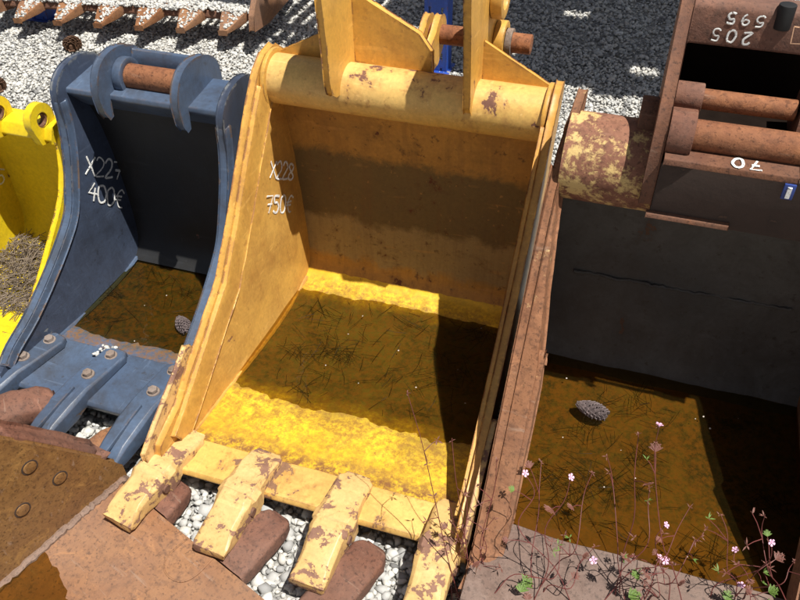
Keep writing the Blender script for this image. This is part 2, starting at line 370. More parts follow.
GLYPH = {
 'X': [[(.0,0),(.7,1)], [(0,.95),(.75,0)]],
 '2': [[(.05,.8),(.2,1),(.5,1),(.62,.78),(.5,.5),(.05,.02),(.7,.05)]],
 '7': [[(.0,.95),(.7,1),(.3,0)], [(.15,.5),(.65,.52)]],
 '8': [[(.35,.52),(.1,.7),(.15,.95),(.4,1),(.6,.85),(.5,.6),(.2,.42),(.05,.2),(.2,0),(.5,.02),(.62,.22),(.35,.52)]],
 '4': [[(.45,1),(.0,.4),(.75,.42)], [(.5,.75),(.42,0)]],
 '0': [[(.35,1),(.1,.85),(0,.45),(.15,.05),(.4,0),(.62,.2),(.68,.6),(.55,.92),(.35,1)]],
 '5': [[(.65,1),(.15,.97),(.1,.58),(.4,.62),(.62,.4),(.5,.08),(.2,0),(0,.1)]],
 '9': [[(.6,.7),(.45,.98),(.15,.9),(.05,.65),(.25,.48),(.5,.55),(.6,.75),(.55,.3),(.3,0)]],
 'L': [[(0,1),(.1,0),(.7,.05)], [(0,1),(.3,.98)]],
 "'": [[(.3,1.05),(.15,.8)]],
 'E': [[(.75,.85),(.5,1),(.25,.8),(.15,.45),(.3,.08),(.6,.02)], [(.0,.6),(.55,.66)], [(0,.4),(.5,.45)]]}
def chalk(text, o, right, up, size, adv=.85, r=.0028, mat='chalk', parent=None, jit=.04, seed=1, name='writing'):
    """handwritten strokes lying on a surface: origin, right and up vectors on that surface"""
    rr = random.Random(seed); o, right, up = Vector(o), Vector(right).normalized(), Vector(up).normalized(); bm = bmesh.new()
    for i, ch in enumerate(text):
        if ch == ' ': continue
        for st in GLYPH[ch]:
            C = smooth_curve([(a+rr.uniform(-jit,jit), b+rr.uniform(-jit,jit)) for a, b in st], 4) if len(st) > 3 else np.array(st)
            path(bm, [o+right*((i*adv+p[0])*size)+up*(p[1]*size) for p in C], r*rr.uniform(.8,1.2), 5)
    nn = right.cross(up).normalized()
    for v in bm.verts: v.co -= nn*((v.co-o).dot(nn)*.75)
    return fin(name, bm, mat, parent)

# ------------------------------------------------------------------ ground
bm = bmesh.new(); bmesh.ops.create_grid(bm, x_segments=1, y_segments=1, size=60)
g = fin('ground', bm, 'ground'); g.location.z = -.022; tag(g, kind='structure', label='pale gravel yard under the buckets', )

ICO_V, ICO_F = None, None
def ico():
    b = bmesh.new(); bmesh.ops.create_icosphere(b, subdivisions=1, radius=1)
    v = np.array([x.co[:] for x in b.verts]); f = np.array([[y.index for y in x.verts] for x in b.faces]); b.free(); return v, f
ICO_V, ICO_F = ico()
def stones(name, P, R, mat, parent=None, flat=.7):
    """one mesh of many angular stones at points P with radii R"""
    n = len(P); nv = len(ICO_V)
    V = np.repeat(ICO_V[None], n, 0)*(1+RNG.uniform(-.38, .34, (n, nv, 1)))
    S = RNG.uniform(.65, 1.25, (n, 1, 3)); S[:,:,2] *= flat; V = V*S
    a = RNG.uniform(0, 2*np.pi, (3, n)); c, s = np.cos(a), np.sin(a)
    tilt = (a[1]-np.pi)*.25; c1, s1 = np.cos(tilt), np.sin(tilt)
    x, y, z = V[...,0], V[...,1], V[...,2]
    y, z = c1[:,None]*y-s1[:,None]*z, s1[:,None]*y+c1[:,None]*z
    x, y = c[0][:,None]*x-s[0][:,None]*y, s[0][:,None]*x+c[0][:,None]*y
    V = np.stack([x, y, z], -1)*R[:,None,None]+P[:,None,:]
    F = (ICO_F[None]+(np.arange(n)*nv)[:,None,None]).reshape(-1)
    me = bpy.data.meshes.new(name); me.vertices.add(n*nv); me.vertices.foreach_set('co', V.reshape(-1))
    me.loops.add(len(F)); me.loops.foreach_set('vertex_index', F.astype(np.int32))
    me.polygons.add(len(F)//3); me.polygons.foreach_set('loop_start', np.arange(0, len(F), 3, dtype=np.int32))
    me.polygons.foreach_set('loop_total', np.full(len(F)//3, 3, np.int32)); me.update(); me.validate()
    return link(name, me, mat, parent)
def gravel_field():
    X0, X1, Y0, Y1 = -3.4, 2.9, -.75, 4.4; pts = []
    step = .0145
    xs = np.arange(X0, X1, step); ys = np.arange(Y0, Y1, step)
    gx, gy = np.meshgrid(xs, ys); gx = gx.ravel(); gy = gy.ravel()
    gx = gx+RNG.uniform(-.5,.5,gx.size)*step; gy = gy+RNG.uniform(-.5,.5,gy.size)*step
    keep = np.ones(gx.size, bool)
    # the part of the yard seen from around the camera
    keep &= gy > np.where(gx < -.2, -.45-(gx+.2)*.62, -.75)
    keep &= gy < 3.15+.32*(gx+1.2)+.35
    for (a,b,c,d) in ((.0,.81,.02,.86), (-.56,-.05,.13,.74), (-.95,-.62,.3,.7), (.88,1.56,-.1,.66)):
        keep &= ~((gx>a)&(gx<b)&(gy>c)&(gy<d))
    keep &= ~((gx>.3)&(gy<-.35))
    far = gy > 2.9; keep &= ~(far & (RNG.random(gx.size) < .45))
    gx, gy = gx[keep], gy[keep]; n = gx.size
    r = RNG.gamma(8, .00100, n).clip(.0035, .018); r = np.where(gy > 2.9, r*1.15, r); r = np.where((gy < .3) & (RNG.random(n) < .6), r*1.5, r)
    z = np.array([mnoise.noise(Vector((a*3, b*3, 0))) for a, b in zip(gx, gy)])*.008+.004+RNG.uniform(0, .008, n)
    return np.stack([gx, gy, z], 1), r
P, Rr = gravel_field()
P[:,2] -= .022; o = stones('gravel', P, Rr, 'gravel'); tag(o, 'loose pale grey and white gravel covering the yard', 'gravel', kind='stuff')

# ------------------------------------------------------------------ big worn yellow bucket
def mouth_depth(y, z, a=(0,.12), b=(.78,.82)):
    dy, dz = b[0]-a[0], b[1]-a[1]; L = math.hypot(dy, dz)
    return max(0, ((y-a[0])*dz-(z-a[1])*dy)/L)
def yellow_bucket():
    t = thing('excavator_bucket', 'large worn orange-yellow digger bucket with four teeth in the middle', 'bucket', (0,0,0), 0, BG)
    W = .815; TH = .020
    sh = lambda y, z: .036*mouth_depth(y, z)/.6
    shr = lambda y, z: -sh(y, z)
    out = [(-.03,.085), (-.012,.145), (.10,.185), (.22,.265), (.386,.375), (.493,.493), (.60,.625), (.70,.745), (.757,.805), (.80,.832), (.862,.836),
           (.905,.80), (.915,.70), (.925,.5), (.92,.28), (.89,.11), (.82,.02), (.70,-.018), (.40,-.020), (.12,.022)]
    for k, (x0, s) in enumerate(((0, sh), (W-TH, shr))):
        bm = bmesh.new(); prism(bm, out, x0, x0+TH, s)
        wl = fin('side_wall', bm, 'yel_wall', t, .004, worn=.0025, cuts=4, wf=9)
        bm = bmesh.new()   # hard strip welded on along the mouth
        e = [(.03,.140), (.10,.178), (.22,.258), (.386,.368), (.493,.486), (.60,.618), (.69,.725), (.735,.775)]
        a = (x0+TH, x0+TH+.012) if k == 0 else (x0-.012, x0)
        strip(bm, e, -.072, a[0], a[1], s); fin('edge_strip', bm, 'yel_wall', wl, .003, worn=.0018, cuts=3)
        bm = bmesh.new()   # side cutter on the outside, low at the front
        e = [(-.048,.075), (-.05,.15), (.04,.20), (.205,.285), (.235,.262), (.20,.20), (.06,.095), (0,.06)]
        a = (-.014, 0) if k == 0 else (W, W+.014)
        prism(bm, e, a[0], a[1]); fin('side_cutter', bm, 'yel_tooth', wl, .004, worn=.003)
        if k == 0:
            bm = bmesh.new()   # weld bead at the foot of the wall
            pts = [(.024+sh(y,z)+random.uniform(-.001,.001), y, z) for y, z in smooth_curve([(.08,.064),(.3,.052),(.5,.036),(.68,.038),(.8,.062)], 12)]
            path(bm, pts, .006, 6); fin('weld_bead', bm, 'yel_wall', wl)
    xl = lambda y, z: TH-.004+sh(y,z); xr = lambda y, z: W-TH+.004+shr(y,z)
    fl = [(.0,.072), (.06,.070), (.15,.063), (.30,.052), (.45,.036), (.58,.032), (.68,.040), (.76,.053), (.81,.066), (.832,.080)]
    fin('floor_plate', shell(fl, .022, xl, xr, 110, .0032, 14), 'yel_floor', t)
    bk = [(.828,.076), (.848,.105), (.858,.16), (.862,.30), (.862,.45), (.855,.60), (.842,.70)]
    fin('back_plate', shell(bk, .02, xl, xr, 30, .003), 'yel_back', t)
    bm = bmesh.new()   # cutting edge
    prism(bm, [(-.022,.062), (-.015,.076), (.085,.0755), (.088,.050), (-.01,.044)], -.004, W+.004); fin('cutting_edge', bm, 'yel_lip', t, .004, worn=.0022, cuts=5)
    # tube
    bm = bmesh.new(); cyl(bm, (TH+.001,.822,.758), (W-TH-.001,.822,.758), .068, n=48); tb = fin('top_tube', bm, 'yel_tube', t)
    for x in (TH+.004, W-TH-.016):
        bm = bmesh.new(); ring(bm, (x,.822,.758), (x+.012,.822,.758), .082, .06, 40); fin('collar', bm, 'yel', tb, .003)
    # ears
    earL = [(.742,.775), (.728,.80), (.70,.87), (.69,.98), (.70,1.12), (.76,1.17), (.86,1.16), (.95,1.05), (.985,.95), (.95,.88), (.90,.80), (.885,.76), (.84,.826), (.80,.826), (.762,.80)]
    bm = bmesh.new(); prism(bm, [(.765,.772), (.735,.778), (.712,.795), (.703,.83), (.700,.95), (.692,1.06), (.70,1.16), (.76,1.2), (.88,1.18), (.93,1.02), (.93,.85), (.90,.76), (.86,.79), (.80,.79)], .232, .250)
    el = fin('ear', bm, 'yel', t, .004)
    bm = bmesh.new()   # plate running along the tube between the ears, sloping down to the pin lug
    y0 = .872
    P2 = [(.251,.812), (.463,.800), (.463,.86), (.43,.905), (.415,.913), (.303,.970), (.251,1.0)]
    a = [bm.verts.new((x, y0, z)) for x, z in P2]; b = [bm.verts.new((x, y0+.02, z)) for x, z in P2]
    bm.faces.new(a); bm.faces.new(b[::-1])
    for i in range(len(P2)): bm.faces.new((a[i], a[(i+1)%len(P2)], b[(i+1)%len(P2)], b[i]))
    fin('web_plate', bm, 'yel', t, .003)
    # pin lug
    for x in (.405, .437):
        bm = bmesh.new(); prism(bm, [(.885,.79), (.90,.86), (.955,.885)]+[(1.0+.046*math.cos(q), .862+.046*math.sin(q)) for q in np.linspace(2.3, -1.2, 12)]+[(.97,.79)], x, x+.018)
        fin('pin_lug', bm, 'yel', t, .003)
    bm = bmesh.new(); prism(bm, [(.785,.765), (.757,.768), (.742,.79), (.738,.86), (.728,.95), (.712,1.05), (.700,1.12), (.72,1.2), (.80,1.22), (.95,1.10), (1.04,.95), (1.05,.88), (1.03,.83), (.97,.815), (.905,.78), (.86,.79), (.80,.79)], .585, .604)
    er = fin('ear', bm, 'yel', t, .004)
    bm = bmesh.new(); ring(bm, (.605,1.0,.862), (.632,1.0,.862), .05, .031); fin('boss', bm, 'yel', er, .003)
    bm = bmesh.new(); ring(bm, (.605,.95,1.0), (.635,.95,1.0), .06, .035); fin('boss', bm, 'yel', er, .004)
    bm = bmesh.new(); cyl(bm, (.40,1.0,.858), (.70,1.0,.858), .026, n=24); pn = fin('pin', bm, 'pin', t, .003)
    bm = bmesh.new(); ring(bm, (.633,1.0,.858), (.650,1.0,.858), .036, .026); fin('washer', bm, 'bolt', pn, .002)
    # triangular gussets outside the ears
    for P2, y0 in (([(.605,.812), (.79,.800), (.795,.812), (.605,.915)], .855), ([(.03,.800), (.231,.812), (.231,.915), (.03,.815)], .862)):
        bm = bmesh.new()
        a = [bm.verts.new((x, y0, z)) for x, z in P2]; b = [bm.verts.new((x, y0+.012, z)) for x, z in P2]
        bm.faces.new(a); bm.faces.new(b[::-1])
        for i in range(len(P2)): bm.faces.new((a[i], a[(i+1)%len(P2)], b[(i+1)%len(P2)], b[i]))
        fin('gusset', bm, 'yel', t, .002)
    # teeth
    for i, (x, yaw, d) in enumerate(((.026,-10,.0), (.255,-3,.0), (.506,-2,-.008), (.765,-1,.012))):
        T = Matrix.Translation((x, 0, 0)) @ Matrix.Rotation(math.radians(yaw), 4, 'Z')
        bm = bmesh.new(); loft(bm, [(.098,.078,.030,.006), (.080,.082,.044,.011), (.03,.084,.045,.024), (-.02,.082,.046,.034), (-.034,.080,.053,.040), (-.060,.078,.052,.042), (-.072,.076,.042,.036)], 0, .35)
        rough_up(bm, .002, i); bmesh.ops.transform(bm, matrix=T, verts=bm.verts)
        ad = fin('tooth_adapter', bm, 'yel_tooth', t, .007, 3, worn=.0035)
        bm = bmesh.new(); loft(bm, [(-.050,.079,.040,.030), (-.060,.079,.046,.042), (-.082,.078,.048,.043), (-.098,.077,.044,.038), (-.15,.074,.043,.027), (-.190+d,.071,.043,.014), (-.203+d,.070,.042,.009)], 0, .3)
        rough_up(bm, .0025, i+9); bmesh.ops.transform(bm, matrix=T, verts=bm.verts)
        tp = fin('tooth_tip', bm, 'yel_tooth', ad, .004, worn=.003)
        for sd in (-1, 1):
            bm = bmesh.new(); cyl(bm, T @ Vector((sd*.040,-.076,.080)), T @ Vector((sd*.053,-.076,.080)), .014, .011, 12)
            fin('retaining_pin', bm, 'rust', tp)
    # writing on the inside of the left wall
    def wallpt(y, z): return Vector((TH+.002+sh(y,z), y, z))
    for tx, p, rt, sz, ad, rd, sd in (('X228', (.706,.504), (.125,-.085), .050, .74, .0031, 3), ('750E', (.650,.418), (.150,-.095), .052, .80, .0034, 4)):
        p0 = wallpt(*p); chalk(tx, p0, wallpt(p[0]+rt[0], p[1]+rt[1])-p0, wallpt(p[0]+.045, p[1]+.09)-p0, sz, ad, rd, parent=t, seed=sd)
    return t
YB = yellow_bucket()
def water(name, prof, xl, xr, z, mat, label):
    me = bpy.data.meshes.new(name); n = 1
    (y0, y1) = prof
    v = [(xl(y0), y0, z), (xr(y0), y0, z), (xr(y1), y1, z), (xl(y1), y1, z)]
    me.from_pydata(v, [], [(0,1,2,3)]); o = link(name, me, mat); return tag(o, label, kind='structure')
water('water', (.20,.83), lambda y: .022, lambda y: .793, .0525, 'water_y', 'shallow olive brown rainwater in the big orange-yellow bucket')

# ------------------------------------------------------------------ blue bucket
def blue_bucket():
    t = thing('excavator_bucket', 'dark blue narrow digger bucket with rusty pin, left of the orange-yellow bucket', 'bucket', (-.57,0,0), 0, BG)
    W = .545; TH = .022
    dep = lambda y, z: mouth_depth(y, z, (.06,.12), (.60,.78))
    sh = lambda y, z: .02*dep(y,z)/.5
    shr = lambda y, z: -sh(y,z)
    out = [(.06,.085), (.075,.135), (.149,.178), (.241,.213), (.361,.279), (.46,.345), (.515,.395), (.555,.47), (.592,.56), (.612,.64), (.620,.725), (.65,.762), (.70,.780), (.76,.778),
           (.815,.75), (.845,.66), (.85,.4), (.83,.16), (.78,.04), (.68,-.016), (.4,-.018), (.15,.03)]
    for k, (x0, s) in enumerate(((0, sh), (W-TH, shr))):
        bm = bmesh.new(); prism(bm, [tuple(q) for q in smooth_curve(out[1:18], 3)]+out[18:]+[out[0]], x0, x0+TH, s); wl = fin('side_wall', bm, 'blue_wall', t, .006, 3)
        bm = bmesh.new()
        e = smooth_curve([(.10,.148), (.149,.178), (.241,.213), (.361,.279), (.46,.345), (.515,.395), (.555,.47), (.592,.56), (.612,.64), (.618,.70)], 3)
        strip(bm, e, -.020, x0-.003, x0+TH+.003, s, .003); fin('edge_bar', bm, 'blue', wl, .005)
        if k == 0:
            bm = bmesh.new(); path(bm, [(TH+.003+sh(y,z)+random.uniform(-.001,.001), y, z) for y, z in smooth_curve([(.17,.090),(.3,.083),(.45,.07),(.6,.07),(.7,.084)], 10)], .007, 6)
            fin('weld_bead', bm, 'blue', wl)
    xl = lambda y, z: TH-.004+sh(y,z); xr = lambda y, z: W-TH+.004+shr(y,z)
    fin('floor_plate', shell([(.10,.092), (.2,.090), (.30,.084), (.42,.068), (.55,.062), (.64,.064), (.70,.072)], .022, xl, xr, 30, .004), 'blue_floor', t)
    fin('back_plate', shell([(.69,.082), (.725,.12), (.745,.2), (.752,.4), (.735,.58), (.70,.70)], .02, xl, xr, 20), 'blue_dark', t)
    bm = bmesh.new(); prism(bm, [(.083,.088), (.092,.098), (.285,.094), (.29,.070), (.09,.066)], -.003, W+.003); fin('cutting_edge', bm, 'blue', t, .004)
    bm = bmesh.new(); prism(bm, [(.652,.712), (.655,.727), (.80,.742), (.815,.73), (.815,.66), (.77,.60), (.70,.66)], TH-.003, W-TH+.003); bt = fin('top_beam', bm, 'blue', t, .004)
    # two hooked ears and the pin
    for k, x in enumerate((.158, .405)):
        ear = [(.632,.665), (.618,.69), (.615,.745), (.632,.79), (.665,.818), (.71,.828), (.76,.822), (.81,.80), (.838,.76), (.835,.70), (.79,.70), (.73,.728), (.66,.726), (.648,.70), (.644,.668)]
        bm = bmesh.new(); prism(bm, [tuple(q) for q in smooth_curve(ear[1:11], 3)]+ear[11:]+[ear[0]], x-.012, x+.012); e = fin('ear', bm, 'blue', t, .004)
        xx = (x+.012, x+.040) if k == 0 else (x+.012, x+.024)
        bm = bmesh.new(); ring(bm, (xx[0],.728,.752), (xx[1],.728,.752), .052, .034); (fin('boss', bm, 'blue', e, .005) if k == 0 else bm.free())
    bm = bmesh.new(); cyl(bm, (.165,.728,.752), (.394,.728,.752), .035, n=28); fin('pin', bm, 'pin', t)
    bm = bmesh.new(); prism(bm, [(.79,.728), (.785,.775), (.795,.80), (.815,.795), (.83,.74)], .172, .392); fin('cover_plate', bm, 'blue', t, .004)
    # bolted tooth shanks
    for i, (x, yaw) in enumerate(((.050,-14), (.262,-8), (.468,-5))):
        T = Matrix.Translation((x, .248, 0)) @ Matrix.Rotation(math.radians(yaw), 4, 'Z')
        bm = bmesh.new(); loft(bm, [(.03,.104,.022,.010), (.01,.108,.038,.014), (-.10,.112,.040,.018), (-.14,.108,.040,.026), (-.20,.095,.042,.034), (-.27,.085,.038,.030), (-.305,.080,.036,.020), (-.315,.078,.034,.012)], 0, .28)
        bmesh.ops.transform(bm, matrix=T, verts=bm.verts); th = fin('tooth', bm, 'blue', t, .003)
        bm = bmesh.new(); box(bm, T @ Vector((.004,-.235,.1255)), (.006,.17,.012), T.to_3x3() @ Matrix.Rotation(math.radians(7), 3, 'X')); fin('ridge', bm, 'blue', th, .002)
        for yy, zz in ((-.005,.121), (-.095,.130)):
            bm = bmesh.new(); hexbolt(bm, T @ Vector((0,yy,zz)), .014, .014); fin('bolt', bm, 'bolt', th, .0015)
    def wp(y, z): return Vector((TH+.002+sh(y,z), y, z))
    for tx, p, rt, sd in (("X227'", (.612,.468), (.13,-.10), 5), ('400E', (.588,.392), (.13,-.12), 6)):
        p0 = wp(*p); chalk(tx, p0, wp(p[0]+rt[0], p[1]+rt[1])-p0, wp(p[0]+.05, p[1]+.086)-p0, .056, .76, .0033, parent=t, seed=sd)
    return t
BB = blue_bucket()
water('water', (.22,.73), lambda y: -.548, lambda y: -.047, .0785, 'water_b', 'dark rainwater lying in the blue bucket')

# ------------------------------------------------------------------ bright yellow bucket at the left edge
def bright_bucket():
    t = thing('excavator_bucket', 'bright lemon-yellow narrow bucket holding dry needles at the left edge', 'bucket', (-.99,0,0), 0, BG)
    W = .39; TH = .018
    sh = lambda y, z: 0
    out = [(.19,.075), (.22,.12), (.30,.18), (.393,.254), (.522,.368), (.564,.413), (.60,.48), (.625,.56), (.65,.60), (.70,.60), (.77,.52), (.80,.35), (.78,.15), (.72,.04), (.6,-.018), (.3,.0)]
    for x0 in (0, W-TH):
        bm = bmesh.new(); prism(bm, out, x0, x0+TH); fin('side_wall', bm, 'bright', t, .004)
    xl = lambda y, z: TH-.003; xr = lambda y, z: W-TH+.003
    fin('floor_plate', shell([(.20,.085), (.35,.085), (.5,.085), (.62,.088), (.67,.10)], .02, xl, xr, 12), 'bright', t)
    fin('back_plate', shell([(.665,.097), (.70,.13), (.715,.2), (.72,.35), (.70,.48), (.665,.575)], .02, xl, xr, 12), 'bright', t)
    bm = bmesh.new(); prism(bm, [(.15,.08), (.16,.095), (.30,.0955), (.30,.07), (.16,.066)], 0, W); fin('cutting_edge', bm, 'bright', t, .003)
    bm = bmesh.new(); prism(bm, [(.61,.565), (.63,.600), (.70,.602), (.73,.57), (.72,.53), (.66,.53)], TH-.002, W-TH+.002); fin('top_beam', bm, 'bright', t, .006)
    for x in (.165, .318):
        bm = bmesh.new(); n = 20; c = (.632,.622); ro = .050
        arc = [(c[0]+ro*math.cos(q), c[1]+ro*math.sin(q)) for q in np.linspace(math.radians(200), math.radians(-20), n)]
        poly = [(.60,.555)]+arc+[(.72,.57), (.66,.545)]
        # plate with a real hole: outer outline bridged to a ring
        hole = [(c[0]+.023*math.cos(q), c[1]+.023*math.sin(q)) for q in np.linspace(math.radians(200), math.radians(-160), len(poly), endpoint=False)]
        L = len(poly); rows = []
        for pts, xx in ((poly,x), (poly,x+.025), (hole,x+.025), (hole,x)): rows.append([bm.verts.new((xx,*p)) for p in pts])
        for k in range(4):
            for i in range(L): bm.faces.new((rows[k][i], rows[k][(i+1)%L], rows[(k+1)%4][(i+1)%L], rows[(k+1)%4][i]))
        e = fin('ear', bm, 'bright', t)
        bm = bmesh.new(); ring(bm, (x+.004,*c), (x+.021,*c), .0225, .017); fin('bushing', bm, 'rust', e)
    for x in (.06, .33):
        bm = bmesh.new(); loft(bm, [(.24,.10,.035,.010), (.15,.09,.036,.025), (.05,.075,.032,.02), (.02,.07,.03,.008)], x); fin('tooth', bm, 'bright', t, .003)
    chalk('75', (TH+.002,.63,.345), (0,.09,-.07), (0,.5,.86), .05, .8, .003, parent=t, seed=8)
    return t
bright_bucket()

def needles(name, n, sampler, mat, lmin, lmax, r, label, tilt=.25):
    V = []; F = []
    for i in range(n):
        x, y, z = sampler(); a = random.uniform(0, math.pi*2); L = random.uniform(lmin, lmax); el = random.uniform(-tilt, tilt)
        d = Vector((math.cos(a)*math.cos(el), math.sin(a)*math.cos(el), math.sin(el))); q = d.to_track_quat('Z', 'Y').to_matrix()
        bend = Vector((random.uniform(-1,1), random.uniform(-1,1), .3*random.uniform(-1,1)))*L*.08
        b = len(V)
        for p in (-.5, 0, .5):
            c = Vector((x,y,z))+d*L*p+(bend if p == 0 else Vector())
            for k in range(3): V.append(c+q @ Vector((r*math.cos(k*2.094), r*math.sin(k*2.094), 0)))
        for s in (0, 3):
            for k in range(3): F.append((b+s+k, b+s+(k+1)%3, b+s+3+(k+1)%3, b+s+3+k))
    me = bpy.data.meshes.new(name); me.from_pydata(V, [], F); o = link(name, me, mat); return tag(o, label, kind='stuff')
U = random.uniform
def s_bright():
    y = U(.34,.66); return (U(-.965,-.63), y, .092+max(0, (y-.38))*.12*U(0,1))
needles('dry_needles', 1300, s_bright, 'needle_dry', .04, .12, .0011, 'tangle of dry pine needles in the bright yellow bucket')
def clustered(n, x0, x1, y0, y1):
    cs = [(U(x0,x1), U(y0,y1), U(.02,.09)) for _ in range(n)]
    def f():
        while True:
            c = random.choice(cs); x, y = random.gauss(c[0], c[2]), random.gauss(c[1], c[2]*.6)
            if x0 < x < x1 and y0 < y < y1: return x, y
    return f
CY, CB, CR = clustered(14, .06, .76, .27, .77), clustered(8, -.53, -.07, .26, .70), clustered(14, .93, 1.52, .09, .60)
def s_yel():
    return (*CY(), .0520+U(-.010,.001))
def s_yel_old():
    while True:
        x, y = U(.06,.74), U(.16,.79)
        if random.random() < (1 if .28 < y < .76 else .12): return (x, y, .0520+U(-.010,.001))
needles('pine_needles', 260, s_yel, 'needle_wet', .03, .09, .0006, 'dark wet pine needles floating in the orange-yellow bucket', .03)
needles('pine_needles', 110, lambda: (*CB(), .078+U(-.010,.001)), 'needle_wet', .03, .09, .0006, 'dark wet pine needles floating in the blue bucket', .03)
needles('pine_needles', 240, lambda: (*CR(), .118+U(-.014,.001)), 'needle_wet', .03, .09, .0006, 'dark wet pine needles floating in the rusty right bucket', .03)

# ------------------------------------------------------------------ rusty bucket at the right with its coupler frame
def red_bucket():
    t = thing('excavator_bucket', 'rust-brown bucket with coupler frame on top, at the right edge', 'bucket', (.842,0,0), 0, BG)
    W = .735; TH = .020
    out = [(-.16,.085), (-.15,.12), (-.06,.135), (-.02,.15), (.09,.274), (.20,.396), (.41,.637), (.50,.738), (.57,.812), (.62,.87), (.66,.915), (.685,.91), (.715,.86), (.73,.78), (.735,.6), (.725,.2), (.68,.05), (.55,-.018), (-.05,.0)]
    for k, x0 in enumerate((0, W-TH)):
        bend = lambda y, z: (.022 if k == 0 else -.022)*max(0, min(1, (z-.79)/.11))
        bm = bmesh.new(); prism(bm, out, x0, x0+TH, bend); wl = fin('side_wall', bm, 'rust_edge', t, .005)
        a = (x0-.003, x0+TH+.003) if k == 0 else (x0-.003, x0+TH+.003)
        wd = lambda y, z: (1 if k == 0 else -1)*.036*max(0, min(1, (.74-z)/.30))
        bm = bmesh.new()
        e = smooth_curve([(-.13,.118), (-.06,.130), (-.02,.145), (.09,.269), (.20,.391), (.30,.506), (.41,.632), (.50,.733), (.55,.787)], 3)
        strip(bm, e, -.05, a[0], a[1], bend, .004)
        for v in bm.verts:   # the worn bar widens inwards towards the lip
            if (v.co.x > x0+TH/2) == (k == 0): v.co.x += wd(v.co.y, v.co.z)
        fin('edge_strip', bm, 'rust_edge', wl, .006, worn=.003, wf=14)
        a = (x0+TH+.030, x0+TH+.050) if k == 0 else (x0-.050, x0-.030)
        bm = bmesh.new(); strip(bm, [(-.14,.113), (-.06,.126), (-.015,.143), (.09,.264), (.20,.386), (.275,.472), (.285,.475)], -.06, *a); fin('side_cutter', bm, 'rust_edge', wl, .005, worn=.003)
    xl = lambda y, z: TH-.004; xr = lambda y, z: W-TH+.004
    fin('floor_plate', shell([(-.02,.122), (.05,.114), (.12,.104), (.3,.090), (.5,.090), (.61,.102)], .024, xl, xr, 30, .006), 'red_floor', t)
    fin('back_plate', shell([(.605,.100), (.645,.13), (.665,.2), (.675,.35), (.67,.50), (.63,.70)], .022, xl, xr, 30, .004), 'red_inner', t)
    bm = bmesh.new(); path(bm, [(x, .6735+.002*math.sin(x*60), .40+.012*x+random.uniform(-.003,.003)) for x in np.linspace(TH+.06, W-TH-.1, 60)], .0045, 6); fin('weld_seam', bm, 'red_inner', t)
    bm = bmesh.new()   # wide worn lip with an uneven inner edge
    n = 26; rows = []
    for y, z in ((-.17,.112), (-.16,.130), (-.05,.133), (.045,.131), (.058,.112), (.05,.085), (-.15,.075)):
        row = []
        for i in range(n+1):
            x = .002+(W-.004)*i/n; d = .012*mnoise.noise(Vector((x*6, y*2, 3))) if y > .02 else .004*mnoise.noise(Vector((x*9, y, 1)))
            row.append(bm.verts.new((x, y+d, z+.003*mnoise.noise(Vector((x*8, y*8, 0))))))
        rows.append(row)
    L = len(rows)
    for k in range(L):
        for i in range(n): bm.faces.new((rows[k][i], rows[k][i+1], rows[(k+1)%L][i+1], rows[(k+1)%L][i]))
    bm.faces.new([r[0] for r in rows]); bm.faces.new([r[-1] for r in rows][::-1])
    fin('cutting_edge', bm, 'lip_grey', t)
    bm = bmesh.new(); cyl(bm, (TH,.62,.78), (W-TH,.62,.78), .100, n=48); fin('top_tube', bm, 'rust_tube', t)
    # coupler frame
    X = .197
    pl = [(.528,.755), (.505,.755), (.498,.86), (.515,.93), (.54,.97), (.585,1.005), (.64,1.055), (.685,1.115), (.715,1.13), (.845,1.115), (.865,1.0), (.815,.86), (.745,.78), (.70,.76), (.68,.86), (.62,.878), (.56,.855), (.538,.81)]
    for x in (X, X+.46):
        bm = bmesh.new(); prism(bm, pl, x, x+.026); fin('coupler_plate', bm, 'rust', t, .004)
    bm = bmesh.new(); prism(bm, [(.713,1.028), (.717,1.105), (.730,1.118), (.845,1.09), (.845,1.01)], X+.027, X+.459); hd = fin('coupler_beam', bm, 'rust_red', t, .006)
    bm = bmesh.new(); prism(bm, [(.815,.855), (.785,1.02), (.83,1.02), (.845,.855)], X+.027, X+.459); fin('rear_plate', bm, 'shade_black', t, .003)
    bm = bmesh.new(); prism(bm, [(.548,.850), (.552,.872), (.81,.888), (.81,.868)], X+.027, X+.459); fin('base_plate', bm, 'shade_black', t, .003)
    bm = bmesh.new(); prism(bm, [(.486,.868), (.489,.881), (.547,.886), (.547,.873)], X+.030, X+.285); sf = fin('shelf_bar', bm, 'rust', t, .002)
    bm = bmesh.new(); prism(bm, [(.497,.866), (.507,.866), (.524,.725), (.512,.720)], X+.027, X+.459); fin('front_plate', bm, 'rust_dark', t, .003)
    bm = bmesh.new(); prism(bm, [(.496,.728), (.499,.738), (.512,.740), (.512,.726)], X+.02, X+.19); fin('lower_ledge', bm, 'rust', t, .002)
    for (y, z, r, rb, lb, xe) in ((.63,.950,.021,.031,.055,.262), (.556,.906,.032,.050,.050,.292)):
        bm = bmesh.new(); cyl(bm, (X+.02,y,z), (X+xe,y,z), r, n=28); p = fin('coupler_pin', bm, 'pin', t, .002)
        bm = bmesh.new(); ring(bm, (X+.027,y,z), (X+.027+lb,y,z), rb, r-.001, 28); fin('boss', bm, 'rust_red', p, .003)
    bm = bmesh.new(); prism(bm, [(.605,.87), (.59,.92), (.605,.985), (.69,.985), (.71,.87)], X+.268, X+.285); fin('inner_plate', bm, 'rust', t, .003)
    bm = bmesh.new(); cyl(bm, (X-.035,.645,.885), (X+.001,.645,.885), .045, n=28); fin('pin_end', bm, 'rust', t, .004)
    bm = bmesh.new(); cyl(bm, (X+.200,.722,1.075), (X+.200,.722,1.124), .017, n=20); fin('rubber_stop', bm, 'black', t, .003)
